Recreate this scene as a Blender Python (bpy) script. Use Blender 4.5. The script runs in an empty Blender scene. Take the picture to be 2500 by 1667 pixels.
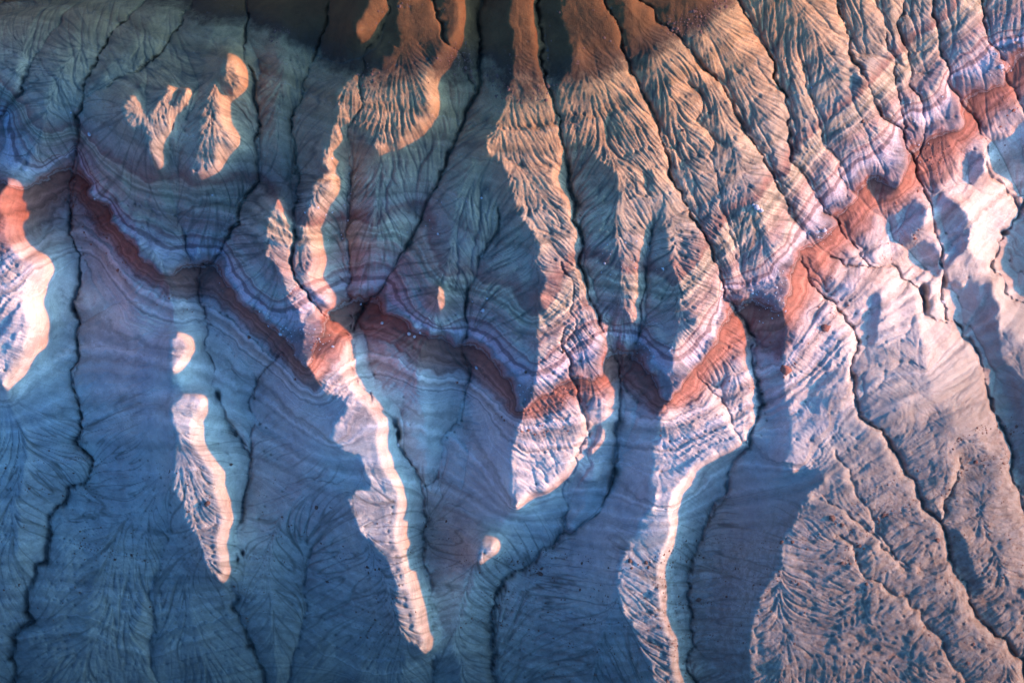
import bpy, math, time
import numpy as np
sc = bpy.context.scene
# ---------------------------------------------------------------- camera: a drone looking straight down
CAMH = 900.0
SUN_EL, SUN_AZ_SLOPE = 16.0, 0.12
cam = bpy.data.cameras.new('camera'); camo = bpy.data.objects.new('camera', cam); sc.collection.objects.link(camo)
sc.camera = camo
camo.location = (0, 0, CAMH); camo.rotation_euler = (0, 0, 0)
cam.sensor_width = 36.0; cam.lens = 36.0 * (CAMH - 24.0) / 250.0
cam.clip_start = 5; cam.clip_end = 9000
# ---------------------------------------------------------------- sky
world = bpy.data.worlds.new("World"); sc.world = world; world.use_nodes = True
wn, wl = world.node_tree.nodes, world.node_tree.links
sky = wn.new('ShaderNodeTexSky'); sky.sky_type = 'NISHITA'; sky.sun_disc = False
sky.sun_elevation = math.radians(SUN_EL); sky.sun_rotation = math.radians(90 - math.degrees(math.atan(SUN_AZ_SLOPE)))
sky.ozone_density = 6.0; sky.air_density = 1.0; sky.dust_density = 8.0
tint = wn.new('ShaderNodeMix'); tint.data_type = 'RGBA'; tint.blend_type = 'MULTIPLY'; tint.inputs[0].default_value = 1
tint.inputs[7].default_value = (.49, 1.0, 1.42, 1)
wl.new(sky.outputs[0], tint.inputs[6]); wl.new(tint.outputs[2], wn['Background'].inputs[0])
wn['Background'].inputs[1].default_value = .15
# ---------------------------------------------------------------- sun
sun = bpy.data.lights.new('sun', 'SUN'); suno = bpy.data.objects.new('sun', sun); sc.collection.objects.link(suno)
sun.energy = 3.0; sun.angle = math.radians(.9); sun.color = (1.0, .34, .06)
from mathutils import Vector
sd = Vector((1, SUN_AZ_SLOPE, 0)).normalized() * math.cos(math.radians(SUN_EL)); sd.z = math.sin(math.radians(SUN_EL))
suno.rotation_euler = sd.to_track_quat('Z', 'Y').to_euler(); suno.location = (400, 60, 200)
sc.view_settings.view_transform = 'Standard'; sc.view_settings.look = 'None'; sc.view_settings.gamma = 1
sc.view_settings.exposure = 1.88; sc.view_settings.use_curve_mapping = False
TANE = math.tan(math.radians(SUN_EL)); SUNSLOPE = SUN_AZ_SLOPE
# ---------------------------------------------------------------- survey data (map units: 10 units = 1 m)
GULLIES = [   # (half width, depth m, polyline)
 (6,1.3,[(103,-200),(100,0),(111,23),(88,100),(65,153),(52,191),(50,230),(23,253),(4,279),(-60,420),(-90,700)]),
 (8,2.2,[(310,-200),(289,0),(268,46),(249,100),(226,161),(205,199),(203,245),(189,325),(184,367),(178,429),(168,498),(166,543),(180,600),(191,650),(188,703),(174,741),(182,818),(189,875),(170,940),(197,1021),(178,1078),(222,1124),(222,1136),(210,1170),(161,1193),(115,1258),(119,1304),(107,1350),(73,1419),(75,1519),(23,1557),(15,1610),(23,1667),(20,1900)]),
 (6,1.5,[(460,-200),(444,0),(432,50),(398,107),(360,149),(318,180),(268,210),(226,226),(203,253)]),
 (8,1.8,[(580,-200),(586,0),(593,61),(595,153),(620,203),(628,268),(618,337),(628,413),(586,509),(559,573),(540,615),(486,642),(478,676),(482,722),(498,764),(505,818),(520,887),(522,952),(536,990),(574,1067),(609,1116),(607,1136),(595,1201),(586,1270),(574,1304),(574,1373),(561,1431),(566,1488),(612,1576),(643,1667),(700,1900)]),
 (5,1.0,[(425,300),(425,421),(432,536),(452,600),(475,657)]),
 (5,1.0,[(690,860),(660,890),(628,940),(616,1009),(612,1086),(609,1116)]),
 (7,1.6,[(800,-200),(797,0),(795,57),(772,126),(751,172),(738,237),(719,264),(709,321),(722,352),(724,402),(726,459),(715,517),(713,619),(719,680),(753,715),(776,753),(814,799),(849,818),(860,849),(854,894),(868,937),(906,975),(944,1013),(971,1044),(969,1086),(998,1124),(1013,1144),(1029,1193),(1034,1258),(1031,1335),(1048,1404),(1042,1473),(1052,1545),(1061,1603),(1055,1667),(1050,1900)]),
 (5,1.0,[(950,-200),(944,0),(944,42),(921,92),(891,153),(883,184),(883,245),(860,300),(849,325),(851,383),(858,452),(853,513),(851,600),(853,657),(843,703),(849,757),(860,780),(854,814)]),
 (5,1.0,[(1030,-200),(1059,0),(1078,57),(1109,119),(1136,161),(1159,207),(1163,230)]),
 (8,2.0,[(1180,-200),(1178,0),(1176,96),(1170,172),(1163,230),(1136,291),(1101,364),(1071,440),(1040,501),(1002,585),(960,653),(941,692),(902,726),(868,768),(860,810)]),
 (8,2.0,[(1310,-200),(1315,0),(1322,96),(1332,180),(1353,260),(1368,325),(1378,360),(1388,413),(1407,497),(1418,574),(1412,634),(1433,715),(1464,780),(1483,826),(1502,875),(1514,933),(1512,1002),(1504,1048),(1502,1105),(1497,1155),(1483,1209),(1430,1274),(1380,1297),(1353,1327),(1300,1373),(1231,1411),(1208,1457),(1204,1526),(1208,1595),(1208,1667),(1200,1900)]),
 (5,1.0,[(1590,560),(1571,646),(1571,722),(1560,799),(1552,845),(1533,887),(1514,917)]),
 (6,1.2,[(1215,500),(1197,588),(1163,657),(1140,715),(1136,764),(1140,822),(1151,894),(1140,933),(1132,975),(1101,1048),(1078,1117),(1067,1159),(1029,1190)]),
 (5,1.2,[(1380,800),(1395,891),(1407,963),(1430,1021),(1418,1086),(1403,1147),(1391,1239),(1384,1293)]),
 (7,1.7,[(1440,-200),(1476,0),(1506,50),(1518,103),(1537,149),(1560,203),(1587,260),(1609,325),(1629,375),(1642,440),(1667,490),(1700,540),(1720,570),(1736,600),(1759,676),(1766,730),(1797,760),(1828,803),(1847,833),(1839,894),(1851,952),(1847,1028),(1831,1093),(1782,1151),(1778,1193),(1743,1228),(1728,1266),(1705,1327),(1678,1404),(1682,1469),(1690,1545),(1701,1667),(1710,1900)]),
 (6,1.2,[(1450,-200),(1560,0),(1602,54),(1659,92),(1690,126),(1717,168),(1766,214),(1793,268),(1820,325),(1847,360),(1874,406),(1915,478),(1934,528),(1957,620),(1980,692)]),
 (7,1.6,[(1700,-200),(1800,0),(1831,50),(1869,115),(1888,191),(1919,230),(1926,268),(1926,344),(1932,398),(1968,432),(2003,494),(2030,528),(2045,536),(2076,586),(2102,627),(2125,650)]),
 (7,1.6,[(1990,-200),(2041,0),(2064,65),(2072,126),(2102,168),(2118,214),(2144,260),(2164,291),(2194,306),(2209,325),(2217,364),(2240,406),(2259,459),(2275,498),(2286,566),(2301,600),(2309,665),(2301,730),(2313,780),(2347,795),(2374,833),(2397,883),(2412,944),(2428,1009),(2458,1067),(2468,1150),(2500,1247),(2600,1450),(2750,1650)]),
 (6,1.2,[(2100,-200),(2133,0),(2156,50),(2167,115),(2183,172),(2195,230),(2202,260),(2209,325)]),
 (6,1.2,[(2190,-200),(2206,0),(2213,115),(2221,210),(2250,245),(2262,300),(2250,360),(2240,406)]),
 (7,1.6,[(2250,-200),(2275,0),(2290,77),(2301,134),(2320,168),(2332,222),(2355,260),(2393,299),(2412,344),(2412,406),(2431,436),(2458,448),(2489,482),(2500,510),(2481,547),(2458,566),(2447,615),(2428,650),(2458,676),(2462,715),(2500,737),(2650,800)]),
 (7,1.6,[(2380,-200),(2393,0),(2397,54),(2420,111),(2450,165),(2481,214),(2500,260),(2600,400),(2560,480),(2500,510)]),
 (6,1.4,[(2030,627),(2064,650),(2133,653),(2194,653),(2217,688),(2240,699),(2263,734),(2259,768),(2286,783),(2313,787)]),
 (7,1.8,[(1957,638),(1980,692),(2003,715),(2033,734),(2053,764),(2083,799),(2099,833),(2083,875),(2079,914),(2091,971),(2099,1021),(2137,1044),(2167,1067),(2187,1105),(2206,1144),(2236,1174),(2244,1212),(2282,1258),(2305,1293),(2317,1335),(2328,1396),(2366,1469),(2412,1530),(2458,1561),(2500,1610),(2700,1850)]),
 (5,1.0,[(2345,1120),(2336,1174),(2309,1220),(2298,1277)]),
 (4,.6,[(1680,200),(1700,300),(1730,380),(1752,440),(1758,500),(1780,560),(1800,640),(1810,700)]),
 (4,.6,[(1960,150),(1975,230),(2010,320),(2040,380),(2060,440),(2068,480)]),
 (4,.7,[(1370,640),(1390,760),(1385,850)]),
 (4,.7,[(1700,905),(1740,960),(1770,990),(1790,1040),(1820,1080)]),
 (4,.6,[(420,1180),(405,1270),(400,1330),(365,1440),(370,1520),(375,1667)]),
 (4,.6,[(760,1340),(748,1400),(742,1460),(735,1530),(700,1667)]),
 (4,.6,[(2040,1100),(2085,1180),(2120,1240),(2140,1300),(2180,1350),(2230,1385)]),
 (4,.6,[(1990,1200),(2050,1240),(2110,1290),(2150,1340),(2200,1370),(2250,1390)]),
 (4,.6,[(2040,1310),(2090,1350),(2110,1410),(2170,1445),(2250,1490),(2300,1560),(2360,1667)]),
]
RIDGES = [  # (relief m, polyline)
 (3,[(40,-200),(40,0),(20,80),(42,112),(30,200)]),
 (4,[(190,-200),(165,0),(155,80),(125,110),(140,160),(112,240),(105,320),(60,420),(15,480),(-10,620),(-20,800),(19,956),(30,1010),(65,1074),(50,1200),(40,1350)]),
 (3,[(370,-200),(360,0),(330,90),(270,150),(240,190)]),
 (3,[(520,-200),(520,0),(505,100),(480,160),(350,215),(302,268),(325,318),(335,380)]),
 (3,[(480,160),(417,207),(377,264),(356,300),(373,375),(373,419),(385,435)]),
 (2.5,[(490,160),(465,191),(444,237),(444,276),(415,318)]),
 (3,[(510,140),(517,222),(498,276),(492,325),(484,375),(467,436)]),
 (3,[(520,140),(532,207),(536,276),(534,344),(565,360)]),
 (5,[(262,300),(290,380),(300,460),(330,560),(402,669),(425,740),(412,830),(420,930),(425,1010),(435,1090),(425,1190),(400,1215),(370,1300),(355,1450),(360,1667),(360,1900)]),
 (5,[(690,-200),(690,0),(670,120),(690,230),(672,330),(690,420),(682,482),(650,560),(644,620),(669,642),(703,730),(732,818),(753,894),(776,956),(825,994),(807,1074),(837,1101),(888,1140),(845,1216),(864,1258),(874,1297),(900,1400),(960,1530),(980,1667),(980,1900)]),
 (3.5,[(880,-200),(870,0),(855,80),(840,130),(845,220),(820,310),(800,370),(765,450),(757,549)]),
 (4,[(985,-200),(985,0),(964,57),(975,107),(937,176),(918,329),(906,375),(930,430),(915,490),(895,540)]),
 (4,[(1110,-200),(1120,0),(1115,105)]),
 (5,[(1243,-200),(1243,0),(1239,57),(1251,115),(1254,191),(1228,268),(1200,330),(1189,383),(1243,452),(1285,551),(1303,634),(1334,680),(1317,722),(1311,791),(1311,875),(1303,925),(1273,1002),(1262,1060),(1246,1105),(1250,1239),(1200,1320),(1160,1400),(1140,1500),(1130,1667),(1130,1900)]),
 (3,[(1150,420),(1110,520),(1090,640),(1075,740),(1065,790),(1030,850),(1022,930),(1030,1000),(1050,1100)]),
 (4,[(1400,-200),(1400,0),(1410,120),(1440,250),(1480,370),(1508,440),(1502,540),(1518,640),(1515,700),(1517,760),(1530,840)]),
 (5,[(1530,-200),(1540,0),(1590,150),(1640,260),(1650,400),(1690,500),(1680,560),(1632,619),(1644,657),(1648,760),(1655,799),(1636,894),(1621,982),(1590,1086),(1583,1170),(1565,1266),(1506,1385),(1502,1423),(1480,1520),(1440,1667),(1440,1900)]),
 (3,[(1495,1025),(1468,1060),(1445,1105),(1450,1163)]),
 (4,[(1700,40),(1740,150),(1800,350),(1850,480),(1880,600),(1903,653),(1926,703),(1911,762),(1903,887),(1915,944),(1924,1048),(1908,1128)]),
 (5,[(2130,700),(2060,760),(2080,900),(2075,1000),(2035,1105),(2010,1174),(1953,1239),(1911,1304),(1903,1342),(1911,1385),(1880,1500),(1860,1667),(1850,1900)]),
 (3,[(2150,710),(2148,776),(2129,852)]),
 (4,[(2235,700),(2245,800),(2258,860),(2258,910),(2230,960),(2180,1000)]),
 (4,[(2359,500),(2359,611),(2420,640),(2430,700),(2440,780),(2480,900),(2500,1000)]),
 (3,[(2330,1050),(2350,1150),(2345,1300),(2420,1480),(2500,1560)]),
 (3,[(2120,250),(2160,400),(2200,450)]),(3,[(2240,100),(2270,240),(2290,330),(2350,420),(2380,520)]),
 (3,[(2000,100),(2040,250),(2100,370),(2150,420),(2190,600)]),
]
LEVELS = [   # (stratum, polyline)
 (0.0,[(-300,-420),(1200,-300),(2000,-420),(2800,-600)]),
 (0.45,[(650,-170),(900,-175),(1200,-170),(1500,-175),(1750,-180)]),
 (0.8,[(330,-180),(560,-175)]),
 (1.0,[(-300,-180),(0,-150),(250,-90),(400,-20),(444,30),(498,57),(560,50),(600,38),(657,80),(715,107),(765,119),(799,172),(868,184),(890,214),(944,207),(1013,199),(1055,172),(1110,214),(1151,190),(1174,145),(1205,160),(1225,225),(1245,249),(1277,249),(1326,222),(1353,218),(1414,218),(1468,199),(1533,157),(1583,145),(1621,130),(1655,100),(1697,80),(1728,61),(1766,31),(1801,0),(1900,-80),(2200,-250),(2800,-450)]),
 (2.0,[(-300,130),(0,199),(42,245),(65,253),(96,310),(111,325),(180,302),(191,306),(240,360),(290,400),(333,425),(383,440),(471,452),(536,444),(628,425),(650,440),(690,510),(715,536),(765,551),(814,532),(868,517),(883,536),(906,547),(956,513),(994,498),(1044,498),(1055,540),(1070,620),(1090,676),(1151,657),(1174,684),(1251,695),(1300,775),(1350,740),(1390,640),(1425,610),(1480,640),(1530,665),(1575,657),(1606,661),(1644,699),(1700,640),(1735,590),(1790,515),(1900,430),(1940,350),(2045,276),(2150,172),(2200,125),(2336,0),(2500,-150),(2800,-300)]),
 (2.5,[(-300,200),(0,250),(40,300),(100,390),(180,345),(220,400),(300,510),(367,536),(406,551),(498,563),(555,566),(600,640),(680,730),(715,690),(735,676),(791,669),(845,638),(906,627),(964,638),(990,670),(1040,770),(1082,795),(1136,764),(1212,780),(1270,850),(1300,880),(1380,810),(1430,749),(1487,780),(1544,780),(1575,772),(1645,850),(1700,790),(1751,676),(1812,661),(1850,634),(1930,530),(1987,448),(2068,364),(2091,344),(2144,318),(2183,268),(2225,245),(2294,191),(2336,115),(2374,111),(2427,73),(2500,57),(2800,-100)]),
 (3.0,[(-300,330),(-40,300),(15,276),(20,330),(0,367),(-40,420),(0,425),(23,432),(69,452),(115,425),(153,387),(180,367),(191,398),(214,432),(230,444),(216,467),(249,494),(270,540),(295,569),(329,584),(337,627),(367,634),(402,669),(440,646),(459,623),(478,634),(509,627),(536,623),(547,650),(555,680),(586,715),(597,741),(628,757),(654,787),(670,795),(707,829),(722,864),(753,894),(759,875),(765,845),(784,814),(784,799),(768,791),(772,749),(803,757),(814,734),(841,707),(849,718),(868,711),(941,692),(937,718),(941,764),(975,772),(1006,799),(1059,818),(1113,841),(1136,822),(1182,837),(1197,875),(1228,879),(1231,917),(1254,921),(1268,990),(1273,1002),(1296,979),(1345,956),(1372,929),(1395,894),(1414,902),(1445,929),(1464,917),(1464,875),(1479,818),(1491,818),(1518,833),(1529,849),(1544,845),(1560,833),(1586,864),(1606,914),(1613,956),(1632,982),(1671,921),(1709,883),(1740,845),(1755,799),(1770,772),(1759,757),(1766,703),(1793,715),(1808,711),(1828,726),(1862,711),(1900,749),(1911,757),(1926,703),(1903,653),(1934,650),(1938,627),(1957,596),(1984,573),(2007,577),(2022,569),(2030,528),(2007,509),(2045,501),(2076,498),(2083,486),(2068,448),(2099,432),(2099,413),(2144,417),(2167,429),(2194,452),(2206,413),(2204,356),(2202,314),(2221,283),(2255,341),(2275,333),(2275,306),(2282,295),(2298,310),(2340,318),(2347,291),(2328,230),(2332,188),(2374,207),(2412,218),(2420,203),(2447,203),(2450,168),(2428,122),(2500,111),(2800,60)]),
 (3.4,[(-300,640),(0,630),(38,600),(96,555),(145,501),(172,478),(184,482),(230,547),(299,627),(344,680),(402,715),(440,730),(475,726),(498,718),(536,741),(597,795),(651,841),(700,885),(740,930),(772,952),(799,902),(830,868),(853,826),(870,822),(925,833),(964,845),(1002,875),(1021,910),(1098,914),(1136,910),(1174,933),(1212,971),(1266,1024),(1334,1009),(1399,971),(1468,967),(1502,925),(1514,929),(1544,971),(1602,1009),(1659,998),(1697,971),(1736,914),(1793,864),(1831,856),(1843,833),(1870,860),(1905,875),(1926,833),(1953,780),(1984,722),(2010,690),(2049,638),(2068,596),(2095,590),(2129,555),(2140,512),(2183,513),(2232,482),(2259,455),(2294,452),(2336,413),(2343,371),(2374,352),(2405,318),(2431,283),(2470,260),(2500,230),(2800,180)]),
 (4.0,[(-300,930),(-80,960),(20,975),(80,830),(150,700),(190,640),(226,657),(245,703),(276,745),(291,803),(364,833),(421,841),(475,829),(505,818),(555,856),(586,906),(638,921),(688,967),(734,1017),(772,1036),(807,1074),(845,1060),(864,960),(900,965),(967,960),(1032,994),(1082,986),(1132,979),(1174,1048),(1220,1150),(1250,1232),(1296,1204),(1353,1186),(1403,1136),(1445,1170),(1483,1147),(1502,1144),(1537,1174),(1560,1215),(1600,1230),(1648,1230),(1717,1132),(1812,1086),(1840,1067),(1870,1080),(1911,1125),(1960,1130),(2010,1050),(2060,960),(2080,890),(2110,860),(2150,880),(2190,830),(2240,850),(2262,900),(2285,830),(2320,760),(2360,790),(2400,700),(2440,600),(2500,520),(2800,450)]),
 (5.0,[(-300,1250),(0,1190),(100,1180),(170,1180),(230,1210),(300,1270),(380,1300),(450,1270),(540,1190),(600,1180),(680,1260),(780,1320),(880,1390),(960,1390),(1040,1330),(1100,1310),(1160,1400),(1220,1360),(1320,1400),(1420,1440),(1500,1480),(1570,1450),(1640,1380),(1700,1350),(1780,1380),(1850,1440),(1980,1420),(2080,1350),(2180,1240),(2280,1210),(2350,1150),(2430,1100),(2480,1150),(2560,1150),(2800,1200)]),
 (6.0,[(-300,1560),(0,1560),(200,1520),(370,1600),(540,1530),(700,1520),(900,1640),(1030,1610),(1100,1560),(1230,1580),(1400,1640),(1520,1680),(1680,1600),(1800,1630),(2000,1650),(2150,1600),(2300,1520),(2420,1480),(2560,1500),(2800,1560)]),
 (7.0,[(-300,1950),(2800,2000)]),
]
LIT = [
 [(27,432),(50,452),(50,490),(34,513),(46,536),(38,581),(57,607),(126,650),(92,692),(84,745),(105,780),(96,826),(50,917),(19,956),(0,929),(-60,900),(-60,560),(0,540),(12,470)],
 [(341,214),(333,249),(337,299),(325,318),(314,302),(302,268),(318,245)],
 [(417,207),(417,268),(402,325),(394,356),(402,398),(398,417),(373,419),(373,375),(367,325),(352,299),(377,264),(402,230)],
 [(465,191),(463,230),(444,276),(444,302),(421,329),(415,314),(440,276),(444,237)],
 [(517,222),(513,291),(528,344),(536,375),(524,413),(498,429),(469,436),(467,425),(486,409),(484,375),(492,325),(498,276)],
 [(532,207),(547,245),(551,291),(574,329),(574,352),(563,358),(532,344),(536,276),(524,237)],
 [(560,130),(593,153),(597,214),(578,230),(562,225),(545,190)],
 [(410,592),(420,605),(413,640),(403,668),(395,650),(402,610)],
 [(413,820),(440,815),(472,830),(475,845),(455,870),(440,905),(425,925),(418,905),(412,850)],
 [(425,990),(480,960),(505,960),(505,985),(482,1030),(484,1070),(500,1110),(520,1140),(533,1155),(533,1200),(533,1330),(548,1400),(545,1430),(500,1380),(470,1300),(450,1230),(428,1200),(425,1190),(430,1090),(440,1065),(425,1040)],
 [(682,482),(707,536),(713,600),(715,627),(722,680),(768,738),(803,787),(849,818),(856,856),(856,917),(929,1009),(944,1032),(933,1063),(944,1116),(948,1144),(983,1197),(981,1274),(988,1343),(1006,1404),(1021,1465),(1040,1545),(1040,1600),(964,1526),(960,1450),(944,1373),(906,1316),(874,1297),(864,1258),(845,1216),(850,1205),(906,1180),(890,1150),(880,1110),(837,1101),(807,1074),(849,994),(776,956),(776,940),(749,894),(732,818),(730,757),(703,730),(692,692),(669,642),(646,623),(644,588),(655,540)],
 [(745,550),(772,573),(784,638),(765,676),(807,730),(809,753),(784,753),(753,711),(730,676),(722,607),(725,550)],
 [(810,314),(830,325),(833,344),(814,383),(810,413),(788,409),(788,394),(807,356)],
 [(768,444),(814,440),(814,467),(788,501),(776,547),(761,549),(757,517),(765,478)],
 [(944,-200),(944,0),(941,38),(918,80),(883,103),(868,96),(864,65),(895,19),(898,0),(898,-200)],
 [(971,-200),(971,0),(964,57),(975,107),(937,145),(937,176),(914,172),(868,184),(837,199),(812,230),(818,312),(845,306),(918,329),(906,375),(929,375),(975,360),(1009,333),(1063,283),(1063,237),(1055,199),(1075,168),(1098,130),(1101,115),(1113,107),(1128,77),(1128,0),(1128,-200)],
 [(1243,-200),(1243,0),(1239,57),(1251,115),(1254,191),(1239,230),(1228,268),(1212,306),(1180,344),(1189,383),(1228,402),(1243,452),(1258,498),(1285,551),(1300,565),(1303,634),(1334,680),(1317,722),(1319,757),(1311,791),(1311,875),(1303,925),(1300,960),(1277,990),(1277,1021),(1250,1044),(1246,1105),(1246,1150),(1250,1239),(1292,1209),(1342,1193),(1391,1144),(1414,1117),(1430,1067),(1440,1021),(1499,990),(1495,963),(1472,925),(1464,921),(1476,818),(1472,791),(1449,757),(1433,726),(1430,684),(1407,646),(1407,619),(1395,604),(1414,573),(1407,566),(1391,517),(1361,452),(1357,429),(1372,364),(1365,325),(1345,237),(1330,180),(1311,107),(1307,0),(1307,-200)],
 [(1495,1025),(1445,1105),(1433,1101),(1468,1048)],
 [(1200,450),(1212,460),(1195,510),(1185,490)],
 [(1070,690),(1080,715),(1075,755),(1062,745)],
 [(1170,1310),(1215,1315),(1215,1345),(1170,1380),(1150,1400),(1160,1350)],
 # the open right-hand side
 [(1365,-200),(1365,0),(1365,57),(1388,115),(1395,153),(1358,214),(1368,306),(1384,350),(1445,367),(1483,406),(1506,444),(1510,475),(1502,536),(1500,600),(1515,620),(1520,690),(1517,760),(1540,780),(1555,720),(1560,640),(1575,560),(1600,540),(1632,575),(1632,619),(1644,657),(1648,760),(1655,799),(1640,849),(1636,894),(1621,982),(1594,1009),(1598,1086),(1583,1147),(1579,1175),(1600,1185),(1590,1230),(1560,1266),(1506,1385),(1502,1423),(1515,1470),(1525,1507),(1583,1618),(1590,1667),(1590,1900),(2800,1900),(2800,-200)],
]
SHADE = [
 [(1766,730),(1810,745),(1850,710),(1880,715),(1910,762),(1903,887),(1915,944),(1924,1048),(1907,1128),(1930,1150),(1990,1130),(2010,1174),(1953,1239),(1911,1304),(1903,1342),(1911,1385),(1869,1404),(1838,1488),(1823,1600),(1823,1900),(1667,1900),(1667,1667),(1652,1584),(1621,1488),(1617,1411),(1625,1362),(1648,1297),(1648,1235),(1652,1209),(1717,1132),(1786,1101),(1812,1078),(1850,1040),(1835,914),(1820,837),(1809,787)],
 [(2275,501),(2290,475),(2336,498),(2355,517),(2359,566),(2359,611),(2336,619),(2309,661),(2301,600)],
 [(2315,690),(2390,700),(2430,730),(2435,765),(2390,800),(2330,785)],
 [(2500,500),(2462,570),(2445,640),(2475,700),(2520,740),(2600,700),(2600,500)],
 [(2330,795),(2374,840),(2412,944),(2428,1009),(2460,1080),(2475,1160),(2520,1240),(2520,1000),(2470,900),(2440,800)],
 [(2110,430),(2150,420),(2190,455),(2150,490),(2120,480)],
 [(2416,340),(2500,298),(2600,300),(2600,470),(2500,485),(2470,448),(2428,428),(2414,400)],
 [(2343,375),(2400,370),(2405,420),(2366,455),(2340,425)],
 [(2150,530),(2235,490),(2262,520),(2225,575),(2190,605),(2165,575)],
 [(2215,590),(2285,600),(2303,670),(2262,672),(2215,645)],
 [(2118,715),(2146,718),(2148,770),(2128,850),(2106,850),(2102,780)],
 [(2320,700),(2415,690),(2428,740),(2436,800),(2380,815),(2335,790)],
 [(2310,1290),(2350,1310),(2400,1450),(2378,1458),(2335,1395)],
 [(2060,150),(2090,165),(2096,235),(2068,235)],
 [(1560,420),(1590,410),(1600,470),(1575,480)],
]
def grow(p, a, b):
    cx = sum(q[0] for q in p) / len(p); cy = sum(q[1] for q in p) / len(p)
    return [(cx + (x - cx) * a, cy + (y - cy) * b) for x, y in p]
for k in (1, 2, 3, 4, 5, 12, 13): LIT[k] = grow(LIT[k], 1.3, 1.08)
for k in (9,): LIT[k] = grow(LIT[k], 1.18, 1.0)
for k in (11,): LIT[k] = grow(LIT[k], 1.12, 1.0)
# ---------------------------------------------------------------- the ground as a height field
STEP = 2.4
U0, V0, NX, NY = -250.0, -200.0, 1251, 862
ZM = 24.0                       # the height at which 10 map units are 1 m apart in the picture
rng = np.random.default_rng(7)

def up(a, shape):
    "bilinear resample (corners aligned)"
    H, W = a.shape; h, w = shape
    y = np.linspace(0, H - 1, h); x = np.linspace(0, W - 1, w)
    y0 = np.minimum(y.astype(int), H - 2); x0 = np.minimum(x.astype(int), W - 2)
    fy = (y - y0)[:, None]; fx = (x - x0)[None, :]
    r = a[y0] * (1 - fy) + a[y0 + 1] * fy
    return (r[:, x0] * (1 - fx) + r[:, x0 + 1] * fx).astype(np.float32)

def blur(a, s):
    "gaussian blur, separable"
    n = max(1, int(s * 2.6)); k = np.exp(-0.5 * (np.arange(-n, n + 1) / s) ** 2); k /= k.sum()
    p = np.pad(a, ((n, n), (0, 0)), 'edge'); o = np.zeros_like(a)
    for i, w in enumerate(k): o += np.float32(w) * p[i:i + a.shape[0]]
    p = np.pad(o, ((0, 0), (n, n)), 'edge'); o = np.zeros_like(a)
    for i, w in enumerate(k): o += np.float32(w) * p[:, i:i + a.shape[1]]
    return o

def noise(shape, cell, seed, octaves=4, gain=.5):
    "value noise; cell in full-grid cells of this array"
    r = np.random.default_rng(seed); o = np.zeros(shape, np.float32); a = 1.0; t = 0
    for _ in range(octaves):
        h = max(4, int(shape[0] / cell) + 3); w = max(4, int(shape[1] / cell) + 3)
        g = r.standard_normal((h, w)).astype(np.float32)
        n = up(g, (int((h - 1) * cell) + 1, int((w - 1) * cell) + 1))[:shape[0], :shape[1]]
        if n.shape != tuple(shape): n = up(g, shape)
        o += a * n; t += a; a *= gain; cell = max(1.0, cell / 2)
        if cell <= 1.01: break
    return o / t

def smooth(a, b, x):
    t = np.clip((x - a) / (b - a), 0, 1); return t * t * (3 - 2 * t)

def wiggle(pts, amp, seed):
    "split every leg and push the middle aside, so that channels meander"
    r = np.random.default_rng(seed); p = np.array(pts, float)
    for lev in range(3):
        q = [p[0]]
        for a, b in zip(p[:-1], p[1:]):
            d = b - a; L = math.hypot(*d)
            if L > 9:
                q.append((a + b) / 2 + np.array([-d[1], d[0]]) * r.normal(0, amp * .09))
            q.append(b)
        p = np.array(q)
    return p

def dense(p, st):
    out = []
    for a, b in zip(p[:-1], p[1:]):
        n = max(1, int(math.hypot(b[0] - a[0], b[1] - a[1]) / st))
        for i in range(n): out.append(a + (b - a) * i / n)
    out.append(p[-1]); return np.array(out)

Zest = None
def shift(p):
    "a feature seen at (u, v) stands at this map place, given how high the ground is there"
    p = np.array(p, float)
    if Zest is None: return p
    for _ in range(2):
        j = np.clip((p[:, 1] - V0) / (STEP * 4), 0, Zest.shape[0] - 1).astype(int)
        i = np.clip((p[:, 0] - U0) / (STEP * 4), 0, Zest.shape[1] - 1).astype(int)
        z = Zest[j, i]
    k = ((CAMH - z) / (CAMH - ZM))[:, None]
    return np.array([1250, 833.5]) + (p - np.array([1250, 833.5])) * k

def dist_field(lines, f, vals=None, cap=400.):
    "distance (map units) to the nearest polyline on the grid coarsened f times, and its value"
    h, w = (NY - 1) // f + 1, (NX - 1) // f + 1
    st = STEP * f
    D = np.full((h, w), 1e9, np.float32); Vv = np.zeros((h, w), np.float32)
    uu = (U0 + st * np.arange(w)).astype(np.float32); vv = (V0 + st * np.arange(h)).astype(np.float32)
    for k, ln in enumerate(lines):
        val = 0 if vals is None else vals[k]
        for a, b in zip(ln[:-1], ln[1:]):
            i0 = max(0, int((min(a[0], b[0]) - cap - U0) / st)); i1 = min(w, int((max(a[0], b[0]) + cap - U0) / st) + 2)
            j0 = max(0, int((min(a[1], b[1]) - cap - V0) / st)); j1 = min(h, int((max(a[1], b[1]) + cap - V0) / st) + 2)
            if i0 >= i1 or j0 >= j1: continue
            X = uu[i0:i1][None, :] - np.float32(a[0]); Y = vv[j0:j1][:, None] - np.float32(a[1])
            dx, dy = np.float32(b[0] - a[0]), np.float32(b[1] - a[1]); L = dx * dx + dy * dy + np.float32(1e-6)
            t = np.clip((X * dx + Y * dy) / L, 0, 1)
            d = (X - t * dx) ** 2 + (Y - t * dy) ** 2
            s = D[j0:j1, i0:i1]; m = d < s
            s[m] = d[m]
            if vals is not None: Vv[j0:j1, i0:i1][m] = val
    return np.minimum(np.sqrt(D), cap), Vv

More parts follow.
